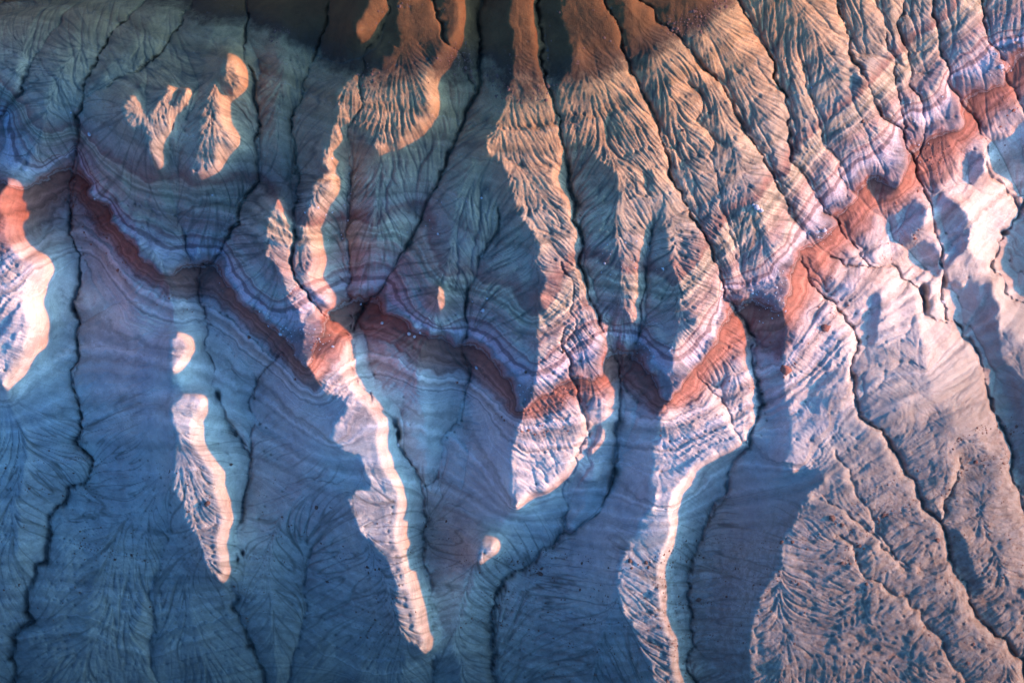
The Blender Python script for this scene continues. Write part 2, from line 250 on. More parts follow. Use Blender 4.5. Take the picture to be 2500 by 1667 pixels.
def in_poly(poly, w, h, st):
    uu = U0 + st * np.arange(w); vv = V0 + st * np.arange(h)
    m = np.zeros((h, w), bool); p = np.asarray(poly, float); q = np.roll(p, -1, 0)
    for (x0, y0), (x1, y1) in zip(p, q):
        if y0 == y1: continue
        c = (y0 <= vv) != (y1 <= vv)
        j = np.nonzero(c)[0]
        xi = x0 + (vv[j] - y0) / (y1 - y0) * (x1 - x0)
        m[j] ^= uu[None, :] < xi[:, None]
    return m

def relax_levels():
    "harmonic fill between the traced outcrops of the beds"
    S = None
    for f, it in ((16, 500), (8, 250), (4, 120), (2, 60), (1, 30)):
        h, w = int(math.ceil((NY - 1) / f)) + 1, int(math.ceil((NX - 1) / f)) + 1
        st = STEP * f
        acc = np.zeros((h, w), np.float32); cnt = np.zeros((h, w), np.float32)
        for val, ln in LEVELS_M:
            p = dense(ln, st * .4)
            i = np.round((p[:, 0] - U0) / st).astype(int); j = np.round((p[:, 1] - V0) / st).astype(int)
            ok = (i >= 0) & (i < w) & (j >= 0) & (j < h)
            np.add.at(acc, (j[ok], i[ok]), val); np.add.at(cnt, (j[ok], i[ok]), 1)
        m = cnt > 0; fix = acc / np.maximum(cnt, 1)
        if S is None: S = np.broadcast_to(np.linspace(0, 6.5, h)[:, None], (h, w)).astype(np.float32).copy()
        else: S = up(S, (h, w))
        S[m] = fix[m]
        for _ in range(it):
            P = np.pad(S, 1, 'edge')
            # a border of the sheet keeps its slope
            P[0] = 2 * P[1] - P[2]; P[-1] = 2 * P[-2] - P[-3]
            N = (P[:-2, 1:-1] + P[2:, 1:-1] + P[1:-1, :-2] + P[1:-1, 2:]) * .25
            S = np.where(m, fix, N).astype(np.float32)
    return np.clip(S, -.5, 7.5)

SZ = [(-.5, 74), (0, 66), (1, 51), (2, 38.5), (2.04, 38.0), (2.5, 33.5), (2.9, 30), (3.0, 29.6), (3.05, 25.4), (3.4, 21), (4.0, 15), (4.08, 13.8), (5, 8.5), (6, 4.5), (7, 1), (7.5, 0)]
def bed_height(S): return np.interp(S, [a for a, _ in SZ], [b for _, b in SZ]).astype(np.float32)

_SH = {}
def sweep(z, st, tan, only=None, idx=True):
    "horizon of a sun at this slope: the highest sun-line value met on the way to the sun, and which cell set it"
    h, w = z.shape
    if (h, w) not in _SH:
        hs = h + int(SUNSLOPE * w) + 2
        j = np.arange(w)[None, :]; r = np.arange(hs)[:, None]
        y = np.clip(r - SUNSLOPE * j, 0, h - 1.001); y0 = y.astype(np.int32)
        q = (np.arange(h)[:, None] + SUNSLOPE * j); q0 = q.astype(np.int32)
        _SH[(h, w)] = (hs, (y0 * w + j).T.copy(), (y - y0).astype(np.float32).T.copy(), (q0 + j * hs), (q - q0).astype(np.float32),
                       (np.round(np.clip(r - SUNSLOPE * j, 0, h - 1)).astype(np.int32) * w + j).T.copy())
    hs, i0, f0, q0, fq, near = _SH[(h, w)]
    if np.ndim(tan) == 0: s = (z - tan * (np.arange(w) * st / 10.0)[None, :]).astype(np.float32)
    else: s = (z - np.cumsum(tan, 1) * (st / 10.0)).astype(np.float32)
    fl = s.ravel(); T = fl[i0] * (1 - f0) + fl[i0 + w] * f0          # (w, hs): each row a grid column, lines of light run down it
    src = None if only is None else only.ravel()[near]
    R = np.empty_like(T); B = np.empty(T.shape, np.int32)
    pr = T[w - 1] - 1; pb = near[w - 1]; R[w - 1] = pr; B[w - 1] = pb
    for j in range(w - 2, -1, -1):
        take = T[j + 1] > pr
        if src is not None: take &= src[j + 1]
        pr = np.where(take, T[j + 1], pr); R[j] = pr
        if idx: pb = np.where(take, near[j + 1], pb); B[j] = pb
    Rf = R.ravel(); Ro = Rf[q0] * (1 - fq) + Rf[q0 + 1] * fq
    return s, Ro, B.ravel()[q0]

def fit_shadows(z, c, lit, care, f, iters, sig0, sig1):
    "raise and lower the ground until the low sun lights the slopes that it lights in the survey"
    st = STEP * f
    want = np.full(z.shape, TANE - .18, np.float32)
    want[mask(f, SUNNY_M)[0]] = TANE - .30          # ridges whose lit side is turned to the sun
    for k in range(iters):
        s, R, B = sweep(z + c, st, want)
        s2, R2, B2 = sweep(z + c, st, TANE + .015, lit)
        v = R - s; v2 = R2 - s2
        a = lit & care & (v > 0)
        b = (~lit) & care & (v2 < .25)
        d = np.zeros_like(z); d[a] = .5 * v[a]; d[b] = -.5 * (.25 - v2[b])
        n = z.size
        blk = np.bincount(B[a], -.5 * v[a], n) + np.bincount(B2[b], .5 * (.25 - v2[b]), n)
        wb = np.bincount(B[a], minlength=n) + np.bincount(B2[b], minlength=n)
        blk = (blk / np.maximum(wb, 1)).reshape(z.shape).astype(np.float32)
        t = k / max(1, iters - 1); sig = sig0 * (sig1 / sig0) ** t
        c = c + blur(d, sig) * 1.1 + blur(blk, max(1.0, sig * .5)) * 2.0
    s, R, B = sweep(z + c, st, TANE)
    return c, ((lit == (s >= R)) | ~care).mean()

def build_plan(final=False):
    global LEVELS_M, G_M, R_M, LIT_M, SH_M, SUNNY_M
    LEVELS_M = [(v, wiggle(shift(p), 1.5 if v in (3.0, 4.0) else 1., 50 + k)) for k, (v, p) in enumerate(LEVELS)]
    G_M = [wiggle(shift(p), 1.2, 100 + k) for k, (_, _, p) in enumerate(GULLIES)]
    R_M = [wiggle(shift(p), .8, 200 + k) for k, (_, p) in enumerate(RIDGES)]
    LIT_M = [wiggle(shift(p), .9, 300 + k) for k, p in enumerate(LIT)]; SH_M = [wiggle(shift(p), .9, 400 + k) for k, p in enumerate(SHADE)]
    SUNNY_M = [p for k, p in enumerate(LIT_M) if k not in (7, 8, 14, 15, 18, 19, 20, len(LIT_M) - 1)]

def base(f, S):
    dg, _ = dist_field(G_M, f, cap=330)
    dr, ra = dist_field(R_M, f, [r for r, _ in RIDGES], cap=330)
    dr = np.minimum(dr, 150); dg = np.minimum(dg, 260)
    t = dg / (dg + dr + 4.0)
    Sf = S[:dg.shape[0], :dg.shape[1]]
    k = np.interp(Sf, [0, 1, 1.6, 2.4, 3.0, 3.6, 4.2, 5.5, 7], [.34, .28, .30, .44, .50, .56, .60, .56, .42]).astype(np.float32)
    R = k * np.minimum(blur((dg + dr).astype(np.float32), 24 / (f * STEP) + 1), 260) / 10.0
    h = R * (t - .5)
    h = h - .6 * np.exp(-dg / 22.0)
    U = (U0 + STEP * f * np.arange(dg.shape[1]))[None, :]; V = (V0 + STEP * f * np.arange(dg.shape[0]))[:, None]
    h = h + .165 * np.maximum(U - 1880, 0) / 10 * smooth(800, 1150, V)      # the low right-hand fans lean away from the sun
    return h.astype(np.float32)

def mask(f, polys=None):
    h, w = (NY - 1) // f + 1, (NX - 1) // f + 1; st = STEP * f
    m = np.zeros((h, w), bool)
    for p in (LIT_M if polys is None else polys): m |= in_poly(p, w, h, st)
    for p in SH_M: m &= ~in_poly(p, w, h, st)
    b = blur(m.astype(np.float32), max(1.0, 5.5 / st))
    return m, (b < .10) | (b > .90)

def flow_carve(z, n, steps, seed, plan=None, wplan=None):
    "drop many grains, let them run downhill, wear the ground where many pass"
    r = np.random.default_rng(seed); h, w = z.shape
    zz = blur(z, .9); gy, gx = np.gradient(zz)
    if plan is not None:
        L = np.sqrt(gx * gx + gy * gy) + 1e-4; py, px = np.gradient(blur(plan, 3) + 2.2 * (zz - blur(zz, 5))); M = np.sqrt(px * px + py * py) + 1e-4
        gx = gx / L * (1 - wplan) + px / M * wplan; gy = gy / L * (1 - wplan) + py / M * wplan
        wr = wplan.ravel()
    y = r.uniform(1, h - 2, n).astype(np.float32); x = r.uniform(1, w - 2, n).astype(np.float32)
    acc = np.zeros(h * w, np.float64); vx = np.zeros(n, np.float32); vy = np.zeros(n, np.float32)
    zr = zz.ravel(); low = np.full(n, 1e9, np.float32)
    for s in range(steps):
        i = x.astype(np.int32); j = y.astype(np.int32); q = j * w + i
        GX = gx.ravel()[q]; GY = gy.ravel()[q]
        L = np.sqrt(GX * GX + GY * GY) + 1e-6
        vx = .45 * vx - GX / L * .75; vy = .45 * vy - GY / L * .75
        L2 = np.sqrt(vx * vx + vy * vy) + .05
        x += vx / L2 ; y += vy / L2
        ok = (x > 1) & (x < w - 2) & (y > 1) & (y < h - 2)
        x = np.clip(x, 1, w - 2); y = np.clip(y, 1, h - 2)
        hn = zr[y.astype(np.int32) * w + x.astype(np.int32)]
        low = np.minimum(low + .004, hn); ok &= (hn < low + .05) if plan is None else ((hn < low + .05) | (wr[y.astype(np.int32) * w + x.astype(np.int32)] > .3))          # a grain that starts to climb has come to rest
        if not ok.all(): x = x[ok]; y = y[ok]; vx = vx[ok]; vy = vy[ok]; low = low[ok]
        acc += np.bincount((np.round(y).astype(np.int32) * w + np.round(x).astype(np.int32)), minlength=h * w)
    acc = acc.reshape(h, w).astype(np.float32)
    mean = n * steps / (h * w)
    e = np.log1p(acc / mean) 
    return e

def rills(dx, dy, sig, L, seed, wav=.0):
    "wandering, nearly parallel furrows that keep to the fall line: noise smeared along it, cut where it changes sign"
    h, w = dx.shape; r = np.random.default_rng(seed)
    n = r.standard_normal((h, w)).astype(np.float32); n = blur(n, sig) - blur(n, sig * 2.2); n = (n / n.std()).ravel()
    jj, ii = np.meshgrid(np.arange(h, dtype=np.float32), np.arange(w, dtype=np.float32), indexing='ij')
    fx, fy = dx.ravel(), dy.ravel(); acc = n.copy() ; wt = 1.0
    for sg in (1, -1):
        x, y = ii.ravel().copy(), jj.ravel().copy(); q = np.arange(h * w)
        for k in range(L):
            x += sg * fx[q]; y += sg * fy[q]
            np.clip(x, 0, w - 1, x); np.clip(y, 0, h - 1, y)
            q = (y + .5).astype(np.int32) * w + (x + .5).astype(np.int32)
            a = .5 + .5 * math.cos(math.pi * (k + 1) / (L + 1)); acc += a * n[q]; wt += a
    acc = blur(acc.reshape(h, w), .5); return acc / acc.std()

def make_terrain(log=print):
    global Zest
    t0 = time.time()
    # first pass, coarse: only to know how high each traced feature stands
    Zest = None; build_plan()
    S = relax_levels(); S4 = S[::4, ::4]
    z4 = bed_height(blur(S4, 1.2)) + base(4, S4)
    lit, care = mask(4)
    z4 = z4[:lit.shape[0], :lit.shape[1]]
    c4 = np.zeros_like(z4)
    c4, ok = fit_shadows(z4, c4, lit, care, 4, 80, 14, 2.0)
    Zest = blur(z4 + c4, 1.5)
    log('pass 1', ok, round(time.time() - t0, 1), float(c4.min()), float(c4.max()))
    # second pass
    build_plan(); S = relax_levels(); S4 = S[::4, ::4]
    lit, care = mask(4)
    z4 = bed_height(blur(S4, 1.2))[:lit.shape[0], :lit.shape[1]] + base(4, S4)[:lit.shape[0], :lit.shape[1]]
    c4, ok = fit_shadows(z4, c4, lit, care, 4, 140, 14, 1.0)
    log('pass 2', ok, round(time.time() - t0, 1))
    S2 = S[::2, ::2]; lit2, care2 = mask(2); sh = lit2.shape; S2 = S2[:sh[0], :sh[1]]
    z2 = bed_height(blur(S2, 1.2)) + base(2, S2)[:sh[0], :sh[1]]
    # coarse grid covers exactly ((n-1)*4) cells; place it
    c2 = place(c4, 4, sh, 2)
    c2, ok = fit_shadows(z2, c2, lit2, care2, 2, 60, 4.0, 1.4)
    log('fit', ok, round(time.time() - t0, 1))
    sh1 = (NY, NX)
    c1 = place(c2, 2, sh1, 1); h1 = place(base(2, S2)[:sh[0], :sh[1]], 2, sh1, 1)
    Sb = blur(S, .8)
    z = bed_height(Sb) + h1
    lit1, care1 = mask(1)
    c1, ok = fit_shadows(z, c1, lit1, care1, 1, 14, 3.0, 1.0)
    z = z + c1; log('fit fine', ok, round(time.time() - t0, 1))
    return z.astype(np.float32), S, t0, (bed_height(Sb) + 1.0 * h1).astype(np.float32)

def place(a, fa, shape, fb):
    "value of coarse array a (coarsened fa) on a grid coarsened fb"
    h, w = shape
    y = np.minimum(np.arange(h) * fb / fa, a.shape[0] - 1.0001); x = np.minimum(np.arange(w) * fb / fa, a.shape[1] - 1.0001)
    y0 = y.astype(int); x0 = x.astype(int); fy = (y - y0)[:, None]; fx = (x - x0)[None, :]
    r = a[y0] * (1 - fy) + a[y0 + 1] * fy
    return (r[:, x0] * (1 - fx) + r[:, x0 + 1] * fx).astype(np.float32)

def detail(z, S, t0, P, log=print):
    "channels, hard beds, rills and crumbs at the full resolution of the sheet"
    sh = z.shape
    # wavy outcrops
    wx = noise(sh, 10, 11, 3) * 2.6; wy = noise(sh, 10, 12, 3) * 2.6
    jj, ii = np.meshgrid(np.arange(sh[0]), np.arange(sh[1]), indexing='ij')
    near = smooth(2.6, 3.0, S) * (1 - smooth(3.3, 4.3, S)) * .8 + .35
    jw = np.clip(np.round(jj + wy * near), 0, sh[0] - 1).astype(np.int32); iw = np.clip(np.round(ii + wx * near), 0, sh[1] - 1).astype(np.int32)
    S = blur(S[jw, iw], .6) + noise(sh, 9, 13, 3) * .012
    del jw, iw, jj, ii, wx, wy
    z = z - bed_height(blur(S, .8)) * 0
    # hard beds stand proud
    r = np.random.default_rng(5); xs = np.linspace(-.5, 7.5, 1601); nb = r.standard_normal(1601)
    def sm(a, k): return np.convolve(a, np.hanning(k) / np.hanning(k).sum(), 'same')
    prof = sm(nb, 9) * 1.1 + sm(r.standard_normal(1601), 31) * 1.6
    prof = np.interp(S, xs, prof).astype(np.float32)
    amp = np.interp(S, [-.5, .9, 1.1, 1.9, 2.2, 2.9, 3.05, 3.4, 3.5, 4, 4.2, 5, 7], [.0, .02, .12, .36, .48, .42, .16, .18, .55, .5, .32, .30, .22]).astype(np.float32)
    patchy = .5 + .5 * smooth(-.6, .9, noise(sh, 40, 17, 3))
    z = z + prof * amp * patchy
    for lev, wd, a in ((3.98, .03, .5), (3.62, .02, .35), (3.80, .025, .3), (2.28, .015, .25), (2.72, .02, .35), (1.75, .02, .3), (2.9, .012, .2)):
        z = z + np.float32(a) * np.exp(-((S - lev) / wd) ** 2) * (.4 + .6 * patchy)
    # rills
    K = np.interp(S, [-.5, .6, 1.0, 1.25, 1.9, 2.3, 2.95, 3.05, 3.4, 3.6, 4.0, 4.2, 4.7, 5.1, 6.0, 7.0], [.12, .12, .3, 1.1, 1.2, .8, .8, .6, .8, .7, .6, .4, .6, 1.3, 1.5, 1.1]).astype(np.float32)
    soft = np.zeros(sh, np.float32)
    for (u, v, a, b) in ((385, 1090, 60, 130), (1450, 1310, 50, 130), (1850, 1220, 55, 130), (620, 1180, 110, 60), (240, 860, 60, 110), (860, 1080, 60, 70), (1600, 1290, 50, 80), (2420, 720, 70, 60), (2120, 790, 25, 60), (1180, 1270, 90, 40), (1010, 1090, 50, 50)):
        U = U0 + STEP * np.arange(sh[1])[None, :]; V = V0 + STEP * np.arange(sh[0])[:, None]
        soft = np.maximum(soft, np.exp(-(((U - u) / a) ** 2 + ((V - v) / b) ** 2) ** 1.5).astype(np.float32))
    K = K * (1 - .85 * soft)
    z = z + noise(sh, 30, 25, 2) * .5 * (1 - .7 * soft) + noise(sh, 22, 21, 3) * .2 * (1 - .7 * soft) + noise(sh, 5, 22, 2) * .07 * (.3 + K)
    zc = z[::2, ::2]; Kc = K[::2, ::2]; z0c = zc.copy(); W = .85 * smooth(4.3, 4.8, S); Wc = W[::2, ::2]; Pc = P[::2, ::2]
    for p in range(4):
        e = blur(flow_carve(zc, 130000, 50, 61 + p, Pc, Wc), .5)
        zc = zc - .10 * (1 - .7 * Wc) * np.maximum(Kc - .25, 0) * np.clip(e - .75, -.4, 1.7)
        zc = np.maximum(zc, blur(zc, 2.2) - .30 * (.4 + Kc * .6)); zc = zc + (blur(zc, .7) - zc) * .25
    z = z + place(zc - z0c, 2, sh, 1)
    # furrows that keep to the fall line of the beds
    gy, gx = np.gradient(blur(P, 9) + .35 * blur(z, 6) + .10 * noise(sh, 20, 51, 2)); L = np.sqrt(gx * gx + gy * gy) + 1e-4
    fx = (-gx / L).astype(np.float32); fy = (-gy / L).astype(np.float32)
    def cut(n, wdt): return np.clip(1 - np.abs(n) / wdt, 0, 1) ** 1.1
    f1 = rills(fx, fy, 1.15, 26, 52); f2 = rills(fx, fy, 2.3, 44, 53); f3 = rills(fx, fy, 4.5, 55, 54)
    a1 = np.interp(S, [-.5, .85, 1.05, 1.3, 1.9, 2.3, 2.95, 3.05, 3.4, 3.6, 4.0, 4.3, 4.9, 6.0, 7], [.02, .04, .26, .40, .34, .30, .34, .22, .28, .22, .18, .14, .20, .24, .2])
    a2 = np.interp(S, [-.5, .9, 1.2, 1.9, 2.9, 3.05, 3.4, 4.0, 4.3, 4.8, 5.2, 6.2, 7], [.03, .05, .30, .40, .30, .26, .22, .18, .22, .50, .62, .62, .5])
    patch = .35 + .65 * smooth(-.7, .6, noise(sh, 50, 55, 2)); calm = (1 - .88 * soft) * (1 - .25 * smooth(1700, 2100, (U0 + STEP * np.arange(sh[1])))[None, :])
    c1, c2, c3 = cut(f1, .8), cut(f2, .36), cut(f3, .3)
    z = z - (a1 * c1 * (.5 + .5 * patch) * calm + a2 * c2 * patch * calm + .5 * a2 * c3 * calm * smooth(-.3, .8, noise(sh, 70, 56, 2))).astype(np.float32)
    furrow = (.35 * a1 / .3 * c1 + a2 / .5 * c2 * patch) * calm
    K = K * (1 - .6 * W)
    fl = None
    for p in range(4):
        e = flow_carve(z, 300000, 50, 31 + p, P, W)
        e = blur(e, .55)
        d = np.clip(e - .75, -.5, 1.6)
        z = z - .075 * K * d
        z = np.maximum(z, blur(z, 2.2) - .26 * (.4 + K * .6)); z = z + (blur(z, .7) - z) * .22
        fl = e if fl is None else fl + e
        log('rills', p, round(time.time() - t0, 1), float(e.max()))
    fl = (fl / 4 - 1.25) / 3.2
    fl = np.maximum(fl, 0) + (.62 * c2 * patch * calm * smooth(.1, .4, a2) + (.42 * (1 - .5 * smooth(2.5, 2.9, S) * (1 - smooth(4.2, 4.6, S)))) * c1 * calm * smooth(.1, .3, a1) * patch + .6 * c3 * calm * smooth(.1, .4, a2)).astype(np.float32)
    # channels
    for k, (wd, dep, _) in enumerate(GULLIES):
        pass
    D, idx = dist_field(G_M, 1, [float(k) for k in range(len(GULLIES))], cap=40)
    wd = np.array([g[0] for g in GULLIES], np.float32)[idx.astype(int)] * (.85 + .35 * noise(sh, 18, 41, 2)); dp = np.array([g[1] for g in GULLIES], np.float32)[idx.astype(int)]
    wd = np.clip(wd, 3, 12)
    D = np.maximum(D + 2.2 * noise(sh, 5, 45, 3), 0)
    vary = np.clip(1 + .8 * noise(sh, 26, 44, 3), .35, 2.0)
    wd = wd * .5 * vary * (.85 + .75 * smooth(700, 1500, V0 + STEP * np.arange(sh[0])))[:, None]
    z = z - dp * vary * .8 * np.exp(-np.abs(D / wd) ** 1.6) - dp * .5 * np.exp(-D / (10 + 14 * vary))
    fl = fl + .13 * vary * np.exp(-(D / (wd * .9)) ** 2)
    # sink holes
    U = U0 + STEP * np.arange(sh[1])[None, :]; V = V0 + STEP * np.arange(sh[0])[:, None]
    for (u, v, a, b, d) in HOLES_M:
        z = z - d * np.exp(-(((U - u) / a) ** 2 + ((V - v) / b) ** 2) ** 1.5).astype(np.float32)
    z = z + noise(sh, 2.2, 43, 1) * .02 * (.5 + K)
    return z.astype(np.float32), S.astype(np.float32), fl.astype(np.float32), D, K
HOLES = [(962, 1034, 9, 13, 4), (972, 1060, 6, 12, 3), (524, 966, 11, 17, 4), (1505, 1152, 8, 12, 4), (2258, 712, 10, 18, 4), (2262, 745, 7, 20, 3), (176, 752, 6, 10, 2.5), (2077, 925, 6, 8, 2), (575, 1365, 6, 8, 2), (590, 1350, 5, 7, 2), (2312, 685, 6, 16, 2.5), (2460, 565, 12, 8, 3),(860,500,1,1,0)]
# ---------------------------------------------------------------- materials
def ground_material():
    m = bpy.data.materials.new('banded_clay'); m.use_nodes = True
    n, l = m.node_tree.nodes, m.node_tree.links
    bs = n['Principled BSDF']; bs.inputs['Roughness'].default_value = .95; bs.inputs['Specular IOR Level'].default_value = .12
    def node(t, **k):
        o = n.new(t)
        for a, b in k.items(): setattr(o, a, b)
        return o
    def math_(op, a, b=None, c=None):
        o = node('ShaderNodeMath', operation=op)
        for q, v in enumerate((a, b, c)):
            if v is None: continue
            if isinstance(v, (int, float)): o.inputs[q].default_value = v
            else: l.new(v, o.inputs[q])
        return o.outputs[0]
    def mix(fac, a, b, mode='MIX'):
        o = node('ShaderNodeMix', data_type='RGBA', blend_type=mode)
        for q, v in ((0, fac), (6, a), (7, b)):
            if isinstance(v, (int, float)): o.inputs[q].default_value = v
            elif isinstance(v, tuple): o.inputs[q].default_value = v + (1,)
            else: l.new(v, o.inputs[q])
        return o.outputs[2]
    def noise_(scale, det, vec, rough=.55):
        o = node('ShaderNodeTexNoise'); o.inputs['Scale'].default_value = scale; o.inputs['Detail'].default_value = det
        o.inputs['Roughness'].default_value = rough; l.new(vec, o.inputs['Vector']); return o.outputs['Fac']
    def ramp(fac, stops, interp='LINEAR'):
        o = node('ShaderNodeValToRGB'); o.color_ramp.interpolation = interp; e = o.color_ramp.elements
        while len(e) < len(stops): e.new(.5)
        for el, (p, c) in zip(e, stops): el.position = p; el.color = (c if isinstance(c, tuple) else (c, c, c)) + (1,)
        l.new(fac, o.inputs[0]); return o.outputs[0]
    pos = node('ShaderNodeNewGeometry').outputs['Position']
    bed = node('ShaderNodeAttribute', attribute_name='bed').outputs['Fac']
    groove = node('ShaderNodeAttribute', attribute_name='groove').outputs['Fac']
    nA = noise_(.9, 5, pos); nB = noise_(.09, 5, pos); nC = noise_(6, 3, pos); nD = noise_(.35, 6, pos, .65)
    # the outcrop line is ragged: brown cover ends patchily, clay beds hardly waver
    s1 = math_('MULTIPLY', math_('SUBTRACT', nD, .5), .16)
    s2 = math_('MULTIPLY', math_('SUBTRACT', nA, .5), .05)
    brownish = math_('MULTIPLY', math_('SUBTRACT', 1.7, bed), 1.4); brownish = math_('MINIMUM', math_('MAXIMUM', brownish, .18), 1.6)
    b2 = math_('ADD', bed, math_('ADD', math_('MULTIPLY', s1, math_('MULTIPLY', brownish, .45)), s2))
    f = math_('DIVIDE', math_('ADD', b2, .5), 8.0)
    S = lambda v: (v + .5) / 8
    st1 = [(S(-.4), (.105, .046, .016)), (S(.45), (.135, .056, .017)), (S(.90), (.10, .046, .018)), (S(.985), (.050, .031, .020)), (S(1.02), (.27, .17, .085)),
          (S(1.25), (.30, .175, .085)), (S(1.6), (.31, .20, .115)), (S(1.86), (.32, .235, .155)), (S(1.955), (.32, .24, .175)), (S(2.0), (.225, .115, .085)), (S(2.05), (.32, .235, .155)),
          (S(2.2), (.315, .25, .17)), (S(2.46), (.28, .175, .14)), (S(2.52), (.38, .31, .24)), (S(2.60), (.23, .13, .115)), (S(2.68), (.38, .30, .26)),
          (S(2.78), (.28, .18, .175)), (S(2.9), (.37, .30, .29)), (S(2.985), (.39, .31, .29)), (S(3.01), (.135, .055, .042)), (S(3.12), (.20, .080, .055)), (S(3.3), (.235, .10, .072)),
          (S(3.40), (.30, .175, .145)), (S(3.46), (.41, .325, .28)), (S(3.60), (.38, .285, .235)), (S(3.8), (.42, .345, .295)), (S(4.0), (.45, .375, .315)), (S(4.2), (.37, .34, .295)), (S(4.8), (.33, .295, .25)),
          (S(5.2), (.30, .262, .215)), (S(6.0), (.20, .172, .138)), (S(7), (.11, .10, .08))]
    col = ramp(f, st1)
    # fine lamination: thin lighter and darker laminae that follow the beds
    lam = node('ShaderNodeTexNoise', noise_dimensions='1D'); lam.inputs['Scale'].default_value = 12; lam.inputs['Detail'].default_value = 4; l.new(b2, lam.inputs['W'])
    lamf = ramp(lam.outputs['Fac'], [(.33, .58), (.44, .92), (.5, 1.0), (.56, 1.08), (.67, 1.45)])
    lamam = ramp(f, [(S(.9), 0), (S(1.2), .35), (S(2.2), .75), (S(4.0), .8), (S(4.3), .5), (S(7), .35)])
    col = mix(lamam, col, mix(1.0, col, lamf, 'MULTIPLY'))
    thin = node('ShaderNodeTexNoise', noise_dimensions='1D'); thin.inputs['Scale'].default_value = 9; thin.inputs['Detail'].default_value = 1; l.new(math_('ADD', b2, 13.7), thin.inputs['W'])
    tf = ramp(thin.outputs['Fac'], [(.64, 0.), (.655, .55), (.67, 0.)])
    col = mix(math_('MULTIPLY', tf, math_('MULTIPLY', lamam, nA)), col, (.6, .57, .53))
    # stains, dust and dirt
    col = mix(1.0, col, ramp(nB, [(.3, (.80, .80, .84)), (.5, (1., 1., 1.)), (.7, (1.16, 1.14, 1.08))]), 'MULTIPLY')
    col = mix(1.0, col, ramp(nD, [(.30, .78), (.5, 1.0), (.72, 1.15)]), 'MULTIPLY')
    col = mix(1.0, col, ramp(nC, [(.30, .80), (.7, 1.18)]), 'MULTIPLY')
    # damp silt in rills and channel floors, plus their shade painted into the colour
    col = mix(math_('MULTIPLY', ramp(groove, [(.10, 0.), (.34, .35), (.8, .85)]), .85), col, (.070, .062, .050))
    # dark crusted patches, more of them low on the fans
    crust = math_('MULTIPLY', ramp(noise_(.55, 7, pos, .7), [(.45, 0.), (.58, 1.)]), ramp(f, [(S(4.3), 0.), (S(5.0), .55), (S(6.2), .8), (S(7), .8)]))
    sx = node('ShaderNodeSeparateXYZ'); l.new(pos, sx.inputs[0]); side = node('ShaderNodeMapRange'); side.inputs[1].default_value = 20; side.inputs[2].default_value = 75; side.inputs[3].default_value = .3; side.inputs[4].default_value = 1.0; l.new(sx.outputs[0], side.inputs[0])
    crust = math_('MULTIPLY', crust, side.outputs[0])
    # browner earth low on the right, darkened further to paint in its grazing light
    dim_soil = node('ShaderNodeMapRange'); dim_soil.inputs[1].default_value = 45; dim_soil.inputs[2].default_value = 85; dim_soil.inputs[3].default_value = 0; dim_soil.inputs[4].default_value = .7; l.new(math_('ADD', sx.outputs[0], math_('MULTIPLY', nB, 16)), dim_soil.inputs[0])
    col = mix(math_('MULTIPLY', dim_soil.outputs[0], ramp(f, [(S(3.7), 0.), (S(4.4), 1.)])), col, (.17, .128, .095))
    col = mix(crust, col, (.115, .078, .055))
    tuft = math_('MULTIPLY', ramp(noise_(2.6, 5, pos, .7), [(.5, 0.), (.75, .6)]), ramp(f, [(S(.2), .35), (S(.7), .5), (S(1.0), .8), (S(1.15), .3), (S(1.4), 0.)]))
    col = mix(tuft, col, (.045, .035, .026))
    hs = node('ShaderNodeHueSaturation'); hs.inputs['Saturation'].default_value = 1.0; l.new(col, hs.inputs['Color'])
    l.new(hs.outputs[0], bs.inputs['Base Color'])
    # grain
    g1 = noise_(3.2, 6, pos, .7); g2 = noise_(14, 4, pos, .7)
    hgt = math_('ADD', math_('MULTIPLY', g1, .15), math_('MULTIPLY', g2, .035))
    bp = node('ShaderNodeBump'); bp.inputs['Strength'].default_value = 1.0; bp.inputs['Distance'].default_value = 1.0
    l.new(hgt, bp.inputs['Height']); l.new(bp.outputs[0], bs.inputs['Normal'])
    return m

def rock_material(name, c, rough=.9):
    m = bpy.data.materials.new(name); m.use_nodes = True
    n, l = m.node_tree.nodes, m.node_tree.links; bs = n['Principled BSDF']; bs.inputs['Roughness'].default_value = rough
    bs.inputs['Specular IOR Level'].default_value = .15
    t = n.new('ShaderNodeTexNoise'); t.inputs['Scale'].default_value = 3.0; t.inputs['Detail'].default_value = 6
    g = n.new('ShaderNodeNewGeometry'); l.new(g.outputs['Position'], t.inputs['Vector'])
    r = n.new('ShaderNodeValToRGB'); r.color_ramp.elements[0].position = .3; r.color_ramp.elements[1].position = .7
    r.color_ramp.elements[0].color = tuple(.6 * x for x in c) + (1,); r.color_ramp.elements[1].color = tuple(1.25 * x for x in c) + (1,)
    l.new(t.outputs['Fac'], r.inputs[0]); l.new(r.outputs[0], bs.inputs['Base Color'])
    return m

# ---------------------------------------------------------------- terrain sheets
T0 = time.time()
Z, S, T0, PLAN = make_terrain()
HOLES_M = [(float(shift([(a, b)])[0][0]), float(shift([(a, b)])[0][1]), c, d, e) for a, b, c, d, e in HOLES]
Z, S, FL, DG, KR = detail(Z, S, T0, PLAN)
print('terrain', time.time() - T0)
UG = (U0 + STEP * np.arange(NX)); VG = (V0 + STEP * np.arange(NY))
XG = ((UG - 1250) / 10).astype(np.float32); YG = ((833.5 - VG) / 10).astype(np.float32)
gy, gx = np.gradient(Z, STEP / 10)
NRM = np.stack([-gx, gy, np.ones_like(gx)], -1); NRM /= np.linalg.norm(NRM, axis=-1, keepdims=True)
GM = ground_material()

